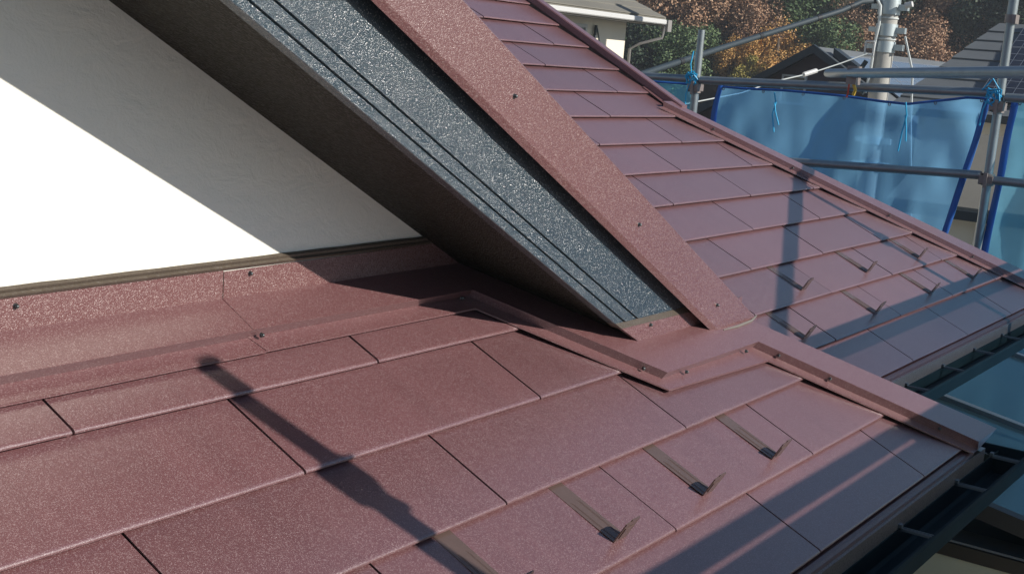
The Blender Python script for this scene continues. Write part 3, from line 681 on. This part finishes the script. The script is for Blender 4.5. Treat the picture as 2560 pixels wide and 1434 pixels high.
m = M(); m.path([(27.1, ye-0.08, ze-0.15), (27.05, ye-0.05, ze-0.45), (26.75, 13.7, ze-0.62), (26.68, 13.9, ze-0.75), (26.68, 13.92, -2)], 0.035, 8); m.box(27.08, 27.26, ye-0.16, ye+0.02, ze-0.30, ze-0.04); m.build('downpipe', 'greycap', wh)
window(wh, 'x', (24.05, 13.99, 1.30), 1.5, 1.1, 'shutter'); window(wh, 'x', (20.5, 13.99, 1.30), 1.5, 1.1, 'shutter')
m = M(); m.path([(25.15, 13.93, 1.85), (25.13, 13.93, 1.4), (25.15, 13.93, 0.6)], 0.035, 6); m.path([(25.2, 13.93, 1.8), (25.36, 13.93, 1.5), (25.33, 13.93, 1.2), (25.2, 13.93, 1.0)], 0.018, 6); m.build('wall_cable', 'cable', wh)

# brown gabled house with solar panels
bh = root('neighbour_house', (50, 15.85, GZ), 'brown neighbour house with dark gable and solar panels on its blue grey roof', 'house')
gxx, gyy, gz0 = 42.6, 15.85, 2.05; hw = 6.4; pz = 0.60
m = M(); m.loft([[(gxx+0.5, gyy-hw+.6, GZ), (gxx+0.5, gyy+hw-.6, GZ), (gxx+0.5, gyy+hw-.6, gz0-(hw-.6)*pz-.15), (gxx+0.5, gyy, gz0-.15), (gxx+0.5, gyy-hw+.6, gz0-(hw-.6)*pz-.15)],
                 [(66, gyy-hw+.6, GZ), (66, gyy+hw-.6, GZ), (66, gyy+hw-.6, gz0-(hw-.6)*pz-.15), (66, gyy, gz0-.15), (66, gyy-hw+.6, gz0-(hw-.6)*pz-.15)]]); m.build('wall', 'mauve', bh)
m = M()
for sgn in (-1, 1):
    m.loft([[(gxx, gyy, gz0), (gxx, gyy+sgn*hw, gz0-hw*pz), (gxx, gyy+sgn*hw, gz0-hw*pz-0.12), (gxx, gyy, gz0-0.12)], [(66.5, gyy, gz0), (66.5, gyy+sgn*hw, gz0-hw*pz), (66.5, gyy+sgn*hw, gz0-hw*pz-0.12), (66.5, gyy, gz0-0.12)]])
rf = m.build('roof', 'slateb', bh)
m = M()
for sgn in (-1, 1):
    m.loft([[(gxx-0.06, gyy-sgn*0.0, gz0+0.06), (gxx-0.06, gyy+sgn*hw, gz0-hw*pz+0.06), (gxx-0.06, gyy+sgn*hw, gz0-hw*pz-0.22), (gxx-0.06, gyy, gz0-0.22)], [(gxx+0.10, gyy, gz0+0.06), (gxx+0.10, gyy+sgn*hw, gz0-hw*pz+0.06), (gxx+0.10, gyy+sgn*hw, gz0-hw*pz-0.22), (gxx+0.10, gyy, gz0-0.22)]])
m.build('bargeboard', 'darkbarge', bh)
window(bh, 'y', (gxx+0.48, gyy+0.75, 0.55), 0.9, 1.0, 'glass')
def rp(x, dist, o): return (x, gyy-dist, gz0-dist*pz+o)
for i in range(8):
    for j in range(3):
        x0 = 44.2+i*2.25; d0 = 0.55+j*1.65
        m = M(); m.loft([[rp(x0, d0, .06), rp(x0+2.2, d0, .06), rp(x0+2.2, d0+1.6, .06), rp(x0, d0+1.6, .06)], [rp(x0, d0, .11), rp(x0+2.2, d0, .11), rp(x0+2.2, d0+1.6, .11), rp(x0, d0+1.6, .11)]])
        po = m.build('solar_panel', 'panel', rf)
        g = M()
        for k in range(0, 5): 
            dk = d0+1.6*k/4; w_ = 0.05 if k in (0, 4) else 0.02; g.face([rp(x0, dk-w_/2, .114), rp(x0+2.2, dk-w_/2, .114), rp(x0+2.2, dk+w_/2, .114), rp(x0, dk+w_/2, .114)])
        for k in range(0, 7):
            xk = x0+2.2*k/6; w_ = 0.05 if k in (0, 6) else 0.02; g.face([rp(xk-w_/2, d0, .116), rp(xk+w_/2, d0, .116), rp(xk+w_/2, d0+1.6, .116), rp(xk-w_/2, d0+1.6, .116)])
        g.build('cell_grid', 'grid', po, recalc=False)
m = M(); m.loft([[rp(43.1, 0.5, 0.02), rp(43.6, 0.5, 0.02), rp(43.6, 2.2, 0.02), rp(43.1, 2.2, 0.02)], [rp(43.1, 0.5, 0.3), rp(43.6, 0.5, 0.3), rp(43.6, 2.2, 0.3), rp(43.1, 2.2, 0.3)]]); m.build('roof_light', 'darkbarge', rf)

# grey slate house at right with dark panels
gh = root('neighbour_house', (38, 6, GZ), 'grey slate roofed neighbour house with dark solar panels at the top right', 'house')
ex0, ey0, ey1, ez = 31.5, -3.0, 9.4, 0.55; rx, ry0, ry1, rz = 35.9, 3.4, 8.2, 2.85
ex1 = 2*rx-ex0
m = M()
A, B_, C_, D_ = (ex0, ey0, ez), (ex0, ey1, ez), (ex1, ey1, ez), (ex1, ey0, ez); R0, R1_ = (rx, ry0, rz), (rx, ry1, rz)
m.face([A, R0, R1_, B_]); m.face([B_, R1_, C_]); m.face([C_, R1_, R0, D_]); m.face([D_, R0, A])
m.face([A, B_, C_, D_])
rf = m.build('roof', 'slate', gh)
def gp_(u, w, o):   # u along y 0..1 on eave, w up the slope 0..1
    ya = ey0+(ry0-ey0)*w; yb = ey1+(ry1-ey1)*w
    return (ex0+(rx-ex0)*w-o*0.46, ya+(yb-ya)*u, ez+(rz-ez)*w+o*0.88)
for k in range(9):
    m = M(); w0 = k/9; w1 = (k+1)/9
    m.loft([[gp_(0.0, w0, .05), gp_(1.0, w0, .05), gp_(1.0, w1, .012), gp_(0.0, w1, .012)], [gp_(0.0, w0, .004), gp_(1.0, w0, .004), gp_(1.0, w1, .002), gp_(0.0, w1, .002)]]); m.build('slate_course', 'slateb', rf)
def gpa(y, w, o): return (ex0+(rx-ex0)*w-o*0.46, y, ez+(rz-ez)*w+o*0.88)
for i in range(4):
    for j in range(3):
        ya = 7.45-i*1.5; yb = ya-1.46; w0 = 0.10+j*0.29; w1 = w0+0.28
        m = M(); m.loft([[gpa(ya, w0, .10), gpa(yb, w0, .10), gpa(yb, w1, .10), gpa(ya, w1, .10)], [gpa(ya, w0, .15), gpa(yb, w0, .15), gpa(yb, w1, .15), gpa(ya, w1, .15)]])
        po = m.build('solar_panel', 'paneldark', rf); g = M()
        for k in range(5):
            wk = w0+0.28*k/4; g.face([gpa(ya, wk-.002, .154), gpa(yb, wk-.002, .154), gpa(yb, wk+.002, .154), gpa(ya, wk+.002, .154)])
        for k in range(7):
            yk = ya-1.46*k/6; g.face([gpa(yk-.007, w0, .156), gpa(yk+.007, w0, .156), gpa(yk+.007, w1, .156), gpa(yk-.007, w1, .156)])
        g.build('cell_grid', 'grid', po, recalc=False)
m = M(); m.box(ex0+0.6, ex1-0.6, ey0+.6, ey1-.6, GZ, ez-0.02); m.build('wall', 'cream2', gh)
m = M(); m.box(ex0-0.12, ex0-0.003, ey0, ey1, ez-0.14, ez+0.0); m.build('gutter', 'darkbarge', gh)

# low house seen through the gap below the sheet
lh = root('neighbour_house', (24, 4, GZ), 'low pale walled neighbour house seen through the gap beside the tall scaffold post', 'house')
m = M(); m.box(20.6, 25, -3.5, 5.0, GZ, -0.72); m.build('wall', 'cream2', lh)
ya, yb = -4.0, 5.4
m = M(); m.loft([[(20.1, ya, -0.55), (20.1, yb, -0.55), (20.1, yb, -0.70), (20.1, ya, -0.70)], [(22.8, ya, 0.45), (22.8, yb, 0.45), (22.8, yb, 0.30), (22.8, ya, 0.30)]]); m.loft([[(22.8, ya, 0.45), (22.8, yb, 0.45), (22.8, yb, 0.30), (22.8, ya, 0.30)], [(25.5, ya, -0.55), (25.5, yb, -0.55), (25.5, yb, -0.7), (25.5, ya, -0.7)]]); m.build('roof', 'slate', lh)
m = M(); m.box(20.0, 20.12, ya, yb, -0.74, -0.60); m.build('gutter', 'darkbarge', lh)
m = M(); m.path([(20.52, 4.1, -0.7), (20.54, 4.1, -3.0)], 0.03, 8); m.build('downpipe', 'white', lh)

# ------------------------------------------------------------------ utility pole and lines
UX, UY = 26.95, 8.10
up_ = root('utility_pole', (UX, UY, GZ), 'concrete utility pole with steel bands rising behind the blue sheet', 'utility pole')
m = M(); m.tube((UX, UY, GZ), (UX, UY, 5.5), 0.235, 24, 0.185); m.build('shaft', 'concrete', up_)
for z, h_ in ((2.66, 0.30), (2.20, 0.24), (1.86, 0.22), (-0.05, 0.16), (-0.55, 0.2)):
    m = M(); m.tube((UX, UY, z-h_/2), (UX, UY, z+h_/2), 0.225, 24, 0.22); m.box(UX-.06, UX+.06, UY-0.40, UY-0.20, z-0.06, z+0.06); m.box(UX-.05, UX+.05, UY+0.2, UY+0.36, z-0.05, z+0.05); m.build('band', 'band', up_)
for z in (2.44, 2.02):
    m = M(); m.tube((UX, UY, z-0.015), (UX, UY, z+0.015), 0.216, 24, 0.216); m.build('strap', 'wire', up_)
m = M(); m.tube((UX-.1, UY-0.36, 2.70), (UX-.1, UY-0.50, 2.74), 0.06, 12); m.build('insulator', 'white', up_)
m = M(); m.path([(UX-0.24, UY+0.20, 2.80), (UX-0.25, UY+0.10, 2.66), (UX-0.25, UY+0.08, 2.3), (UX-0.24, UY+0.12, 1.95), (UX-.24, UY+.14, 1.4), (UX-.2, UY+.2, 0.9)], 0.03, 8); m.build('pole_cable', 'wire', up_)
m = M(); w_ = 0.02; a0, a1, b0, b1 = UY+0.12, UY+0.30, 1.66, 1.94; xq = UX-0.27
for ya, yb, za, zb in ((a0, a1, b0, b0), (a0, a1, b1, b1), (a0, a0, b0, b1), (a1, a1, b0, b1)): m.tube((xq, ya, za), (xq, yb, zb), 0.022, 6)
m.build('rack', 'white', up_)
m = M(); m.path([(UX-.24, UY+.25, 1.55), (UX-.3, UY+.4, 1.25), (UX-.3, UY+.45, 1.0), (UX-.3, UY+.2, 0.9)], 0.05, 8); m.build('cable_bundle', 'cable', up_)
# black covered service line
m = M(); pts = [(26.8, 8.36, 2.76), (26.3, 8.47, 2.70), (25.53, 8.59, 2.46), (24.04, 8.86, 2.09), (20.86, 8.86, 1.51), (17.78, 8.73, 0.97), (14.0, 8.4, 0.45)]
m.path(pts, 0.052, 10); sl = root('service_line', (20, 8.8, 1.3), 'thick dark sleeved cable slanting down left from the utility pole', 'cable'); m.build('sleeve', 'cable', sl)
for i in range(1, 6):
    p, q = Vector(pts[i]), Vector(pts[i+1] if i < 5 else pts[6])
    m = M(); c = p.lerp(q, 0.5); d = (q-p).normalized(); m.tube(c-d*0.07, c+d*0.07, 0.060, 10); m.build('joint_collar', 'black', sl)
m = M(); m.path([(UX, UY-0.4, 2.1), (UX+.1, UY-0.62, 1.4), (UX+.1, UY-0.72, 0.4), (UX+.2, UY-0.95, -1.5), (UX+.3, UY-1.3, -4.5), (UX+.4, UY-1.7, GZ)], 0.022, 6)
one(m, 'stay_wire', 'wire', 'thin pale stay wire running down right of the utility pole', 'wire')
m = M(); m.path([(UX-.3, UY+.22, 1.70), (26.3, 8.75, 1.45), (25.6, 9.1, 1.2), (24.9, 9.5, 1.0), (24.2, 9.9, 0.72), (22, 11, 0.2)], 0.013, 6); w1 = root('phone_line', (25, 9, 1), 'thin pale phone line with white clips slanting left from the utility pole', 'cable'); m.build('line', 'wire', w1)
m = M(); m.tube((25.75, 9.02, 1.27), (25.48, 9.17, 1.17), 0.05, 8); m.build('clip_block', 'white', w1)

# ------------------------------------------------------------------ trees
def leafball(rnd, nblob, nleaf, rx, rz, size, flat=1.0, gap=0.0):
    m = M(); blobs = []
    for i in range(nblob):
        while True:
            p = Vector((rnd.uniform(-1, 1), rnd.uniform(-1, 1), rnd.uniform(-1, 1)))
            if p.length < 1: break
        p = Vector((p.x*rx*0.8, p.y*rx*0.8, p.z*rz*0.8)); blobs.append((p, rnd.uniform(0.22, 0.42)*rx))
    per = nleaf//nblob
    for p, r in blobs:
        for k in range(per):
            d = Vector((rnd.gauss(0, 1), rnd.gauss(0, 1), rnd.gauss(0, 1))).normalized()
            q = p+d*r*(rnd.random()**0.35)
            n = (d+Vector((rnd.gauss(0, .6), rnd.gauss(0, .6), rnd.gauss(0, .6)+0.3))).normalized()
            a = n.orthogonal().normalized(); a.rotate(Matrix.Rotation(rnd.uniform(0, 6.28), 3, n)); b = n.cross(a)
            s = size*rnd.uniform(0.6, 1.3)
            m.v += [q-a*s, q+b*s*0.6+n*s*.1, q+a*s, q-b*s*0.6+n*s*.1]; k0 = len(m.v)-4
            m.f.append((k0, k0+1, k0+2, k0+3)); m.sm.append(False)
    return m, blobs
def tree_proto(kind, seed, mat, rx, rz, nblob, nleaf, size, h):
    rnd = random.Random(seed); m, blobs = leafball(rnd, nblob, nleaf, rx, rz, size)
    tk = M(); tk.path([(0, 0, -h), (0.08*rx, 0.03*rx, -h*0.5), (0, 0, 0), (0.05, 0, rz*0.5)], [0.10*rx, 0.075*rx, 0.05*rx, 0.02*rx], 8)
    for p, r in blobs[::2]:
        st = Vector((0, 0, rnd.uniform(-h*0.35, 0.1*rz))); mid = st.lerp(p, 0.55)+Vector((0, 0, -0.1*rx))
        tk.path([st, mid, p], [0.035*rx, 0.022*rx, 0.008*rx], 5)
    def mesh_of(mm, nm, mt):
        me = bpy.data.meshes.new(nm); me.from_pydata([(v[0]*S, v[1]*S, v[2]*S) for v in mm.v], [], mm.f); me.materials.append(MAT[mt]); return me
    return mesh_of(m, 'crown', mat), mesh_of(tk, 'trunk', 'bark')
PROTO = {'green': tree_proto('green', 11, 'leaf_green', 3.2, 3.0, 34, 13000, 0.115, 6.5),
         'dark': tree_proto('dark', 12, 'leaf_dark', 3.2, 3.4, 30, 11000, 0.125, 6.5),
         'brown': tree_proto('brown', 13, 'leaf_brown', 3.4, 2.8, 36, 12000, 0.095, 6.5),
         'brown2': tree_proto('brown2', 17, 'leaf_brown', 3.0, 2.5, 30, 9500, 0.09, 6.0),
         'orange': tree_proto('orange', 14, 'leaf_orange', 2.4, 2.3, 28, 10000, 0.08, 5.0),
         'yellow': tree_proto('yellow', 15, 'leaf_yellow', 1.7, 1.5, 18, 6000, 0.075, 4.0)}
def tree(kind, c, s, rz, label, sz=1.0):
    c = Vector(c); r = bpy.data.objects.new({'green': 'evergreen_tree', 'dark': 'evergreen_tree', 'brown': 'autumn_tree', 'brown2': 'autumn_tree', 'orange': 'autumn_tree', 'yellow': 'autumn_shrub'}[kind], None)
    COL.objects.link(r); r.location = c*S; r.rotation_euler = (0, 0, rz); r.scale = (s, s, s*sz)
    tag(r, label, 'tree', 'trees on the hillside')
    for nm, me in zip(('crown', 'trunk'), PROTO[kind]):
        o = bpy.data.objects.new(nm, me); COL.objects.link(o); o.parent = r
TREES = [
 ('dark', (70.2, 38.6, 0.6), 1.0, 0.3, 'dark evergreen tree just right of the cream house'),
 ('green', (71.8, 36.6, 0.9), 0.85, 1.3, 'evergreen tree with pale leaf clusters left of the short scaffold post'),
 ('green', (74.0, 36.2, 1.4), 0.72, 2.6, 'evergreen tree behind the top of the short scaffold post'),
 ('brown', (75.2, 38.0, 4.6), 1.05, 0.9, 'pinkish brown autumn tree above the evergreens left of the sleeved cable'),
 ('brown2', (76.8, 35.6, 5.4), 1.0, 4.1, 'broad brown autumn tree at the top edge above the short scaffold post'),
 ('brown', (77.2, 33.5, 3.6), 0.75, 2.0, 'brown autumn tree above the orange tree'),
 ('orange', (74.7, 33.9, 1.5), 0.62, 0.6, 'narrow orange autumn tree right of the short scaffold post'),
 ('orange', (75.6, 31.3, 1.9), 0.95, 3.3, 'round orange autumn tree left of the dark gable'),
 ('yellow', (74.2, 32.3, 0.5), 0.9, 1.1, 'low yellow green shrub below the orange trees'),
 ('yellow', (74.6, 33.0, 0.2), 0.6, 2.9, 'small olive shrub at the foot of the narrow orange tree'),
 ('green', (80.0, 31.6, 4.6), 1.0, 0.2, 'large green tree at the top edge left of the utility pole'),
 ('green', (80.2, 33.6, 6.2), 0.9, 5.2, 'green tree at the top edge above the orange tree'),
 ('green', (78.2, 29.2, 2.2), 0.78, 3.9, 'green tree between the orange tree and the utility pole'),
 ('brown', (80.4, 28.7, 3.7), 0.72, 5.0, 'russet tree directly left of the utility pole'),
 ('brown2', (82.0, 25.5, 3.2), 0.95, 1.7, 'russet tree right of the utility pole above the solar roof'),
 ('brown', (81.6, 23.6, 2.6), 0.80, 0.1, 'brown tree above the slope of the grey slate roof'),
 ('brown2', (85.5, 24.6, 6.4), 1.0, 3.0, 'grey brown tree at the top edge right of the utility pole'),
 ('dark', (84.6, 21.6, 5.0), 1.0, 2.2, 'dark evergreen tree left of the tall scaffold post'),
 ('dark', (85.6, 19.0, 5.6), 1.05, 4.4, 'dark evergreen tree at the top right corner'),
 ('dark', (83.2, 27.2, 6.4), 0.85, 1.0, 'dark evergreen tree behind the pole top'),
 ('green', (68.9, 41.0, 2.6), 0.9, 4.0, 'evergreen tree hidden mostly behind the cream house roof'),
]
for t_ in TREES: tree(*t_)
# the wood further up the hillside reads as one mass
rnd = random.Random(5); big = {k: M() for k in ('leaf_green', 'leaf_brown', 'leaf_dark')}
for i in range(150):
    r_ = rnd.uniform(86, 128); la = rnd.uniform(-26, 34)
    x = r_*0.83-la*0.5577; y = r_*0.5577+la*0.83
    mt = rnd.choice(['leaf_green', 'leaf_brown', 'leaf_dark', 'leaf_brown', 'leaf_green'])
    mm, _ = leafball(rnd, 10, 800, rnd.uniform(2.6, 4.0), rnd.uniform(2.2, 3.4), 0.30)
    c = Vector((x, y, hz(x, y)+4.0)); n0 = len(big[mt].v)
    big[mt].v += [v+c for v in mm.v]; big[mt].f += [tuple(a+n0 for a in f) for f in mm.f]; big[mt].sm += mm.sm
wood = bpy.data.objects.new('hillside_wood', None); COL.objects.link(wood); wood['kind'] = 'stuff'; wood['label'] = 'mixed autumn wood covering the hillside behind the nearer trees'; wood['category'] = 'wood'
for k, mm in big.items(): mm.build('foliage', k, wood, recalc=False, kind='stuff')

# thin autumn haze over the valley
m = M(); m.box(-30, 185, -100, 185, GZ-1.4, 33)
hb = m.build('haze', 'deck'); hb['kind'] = 'stuff'
hm = bpy.data.materials.new('haze_air'); hm.use_nodes = True; nt = hm.node_tree; nt.nodes.remove(nt.nodes['Principled BSDF'])
pv = nt.nodes.new('ShaderNodeVolumePrincipled'); pv.inputs['Density'].default_value = 0.0011; pv.inputs['Color'].default_value = (0.86, 0.92, 1.0, 1); pv.inputs['Anisotropy'].default_value = 0.2
nt.links.new(pv.outputs[0], nt.nodes['Material Output'].inputs['Volume'])
hb.data.materials.clear(); hb.data.materials.append(hm)
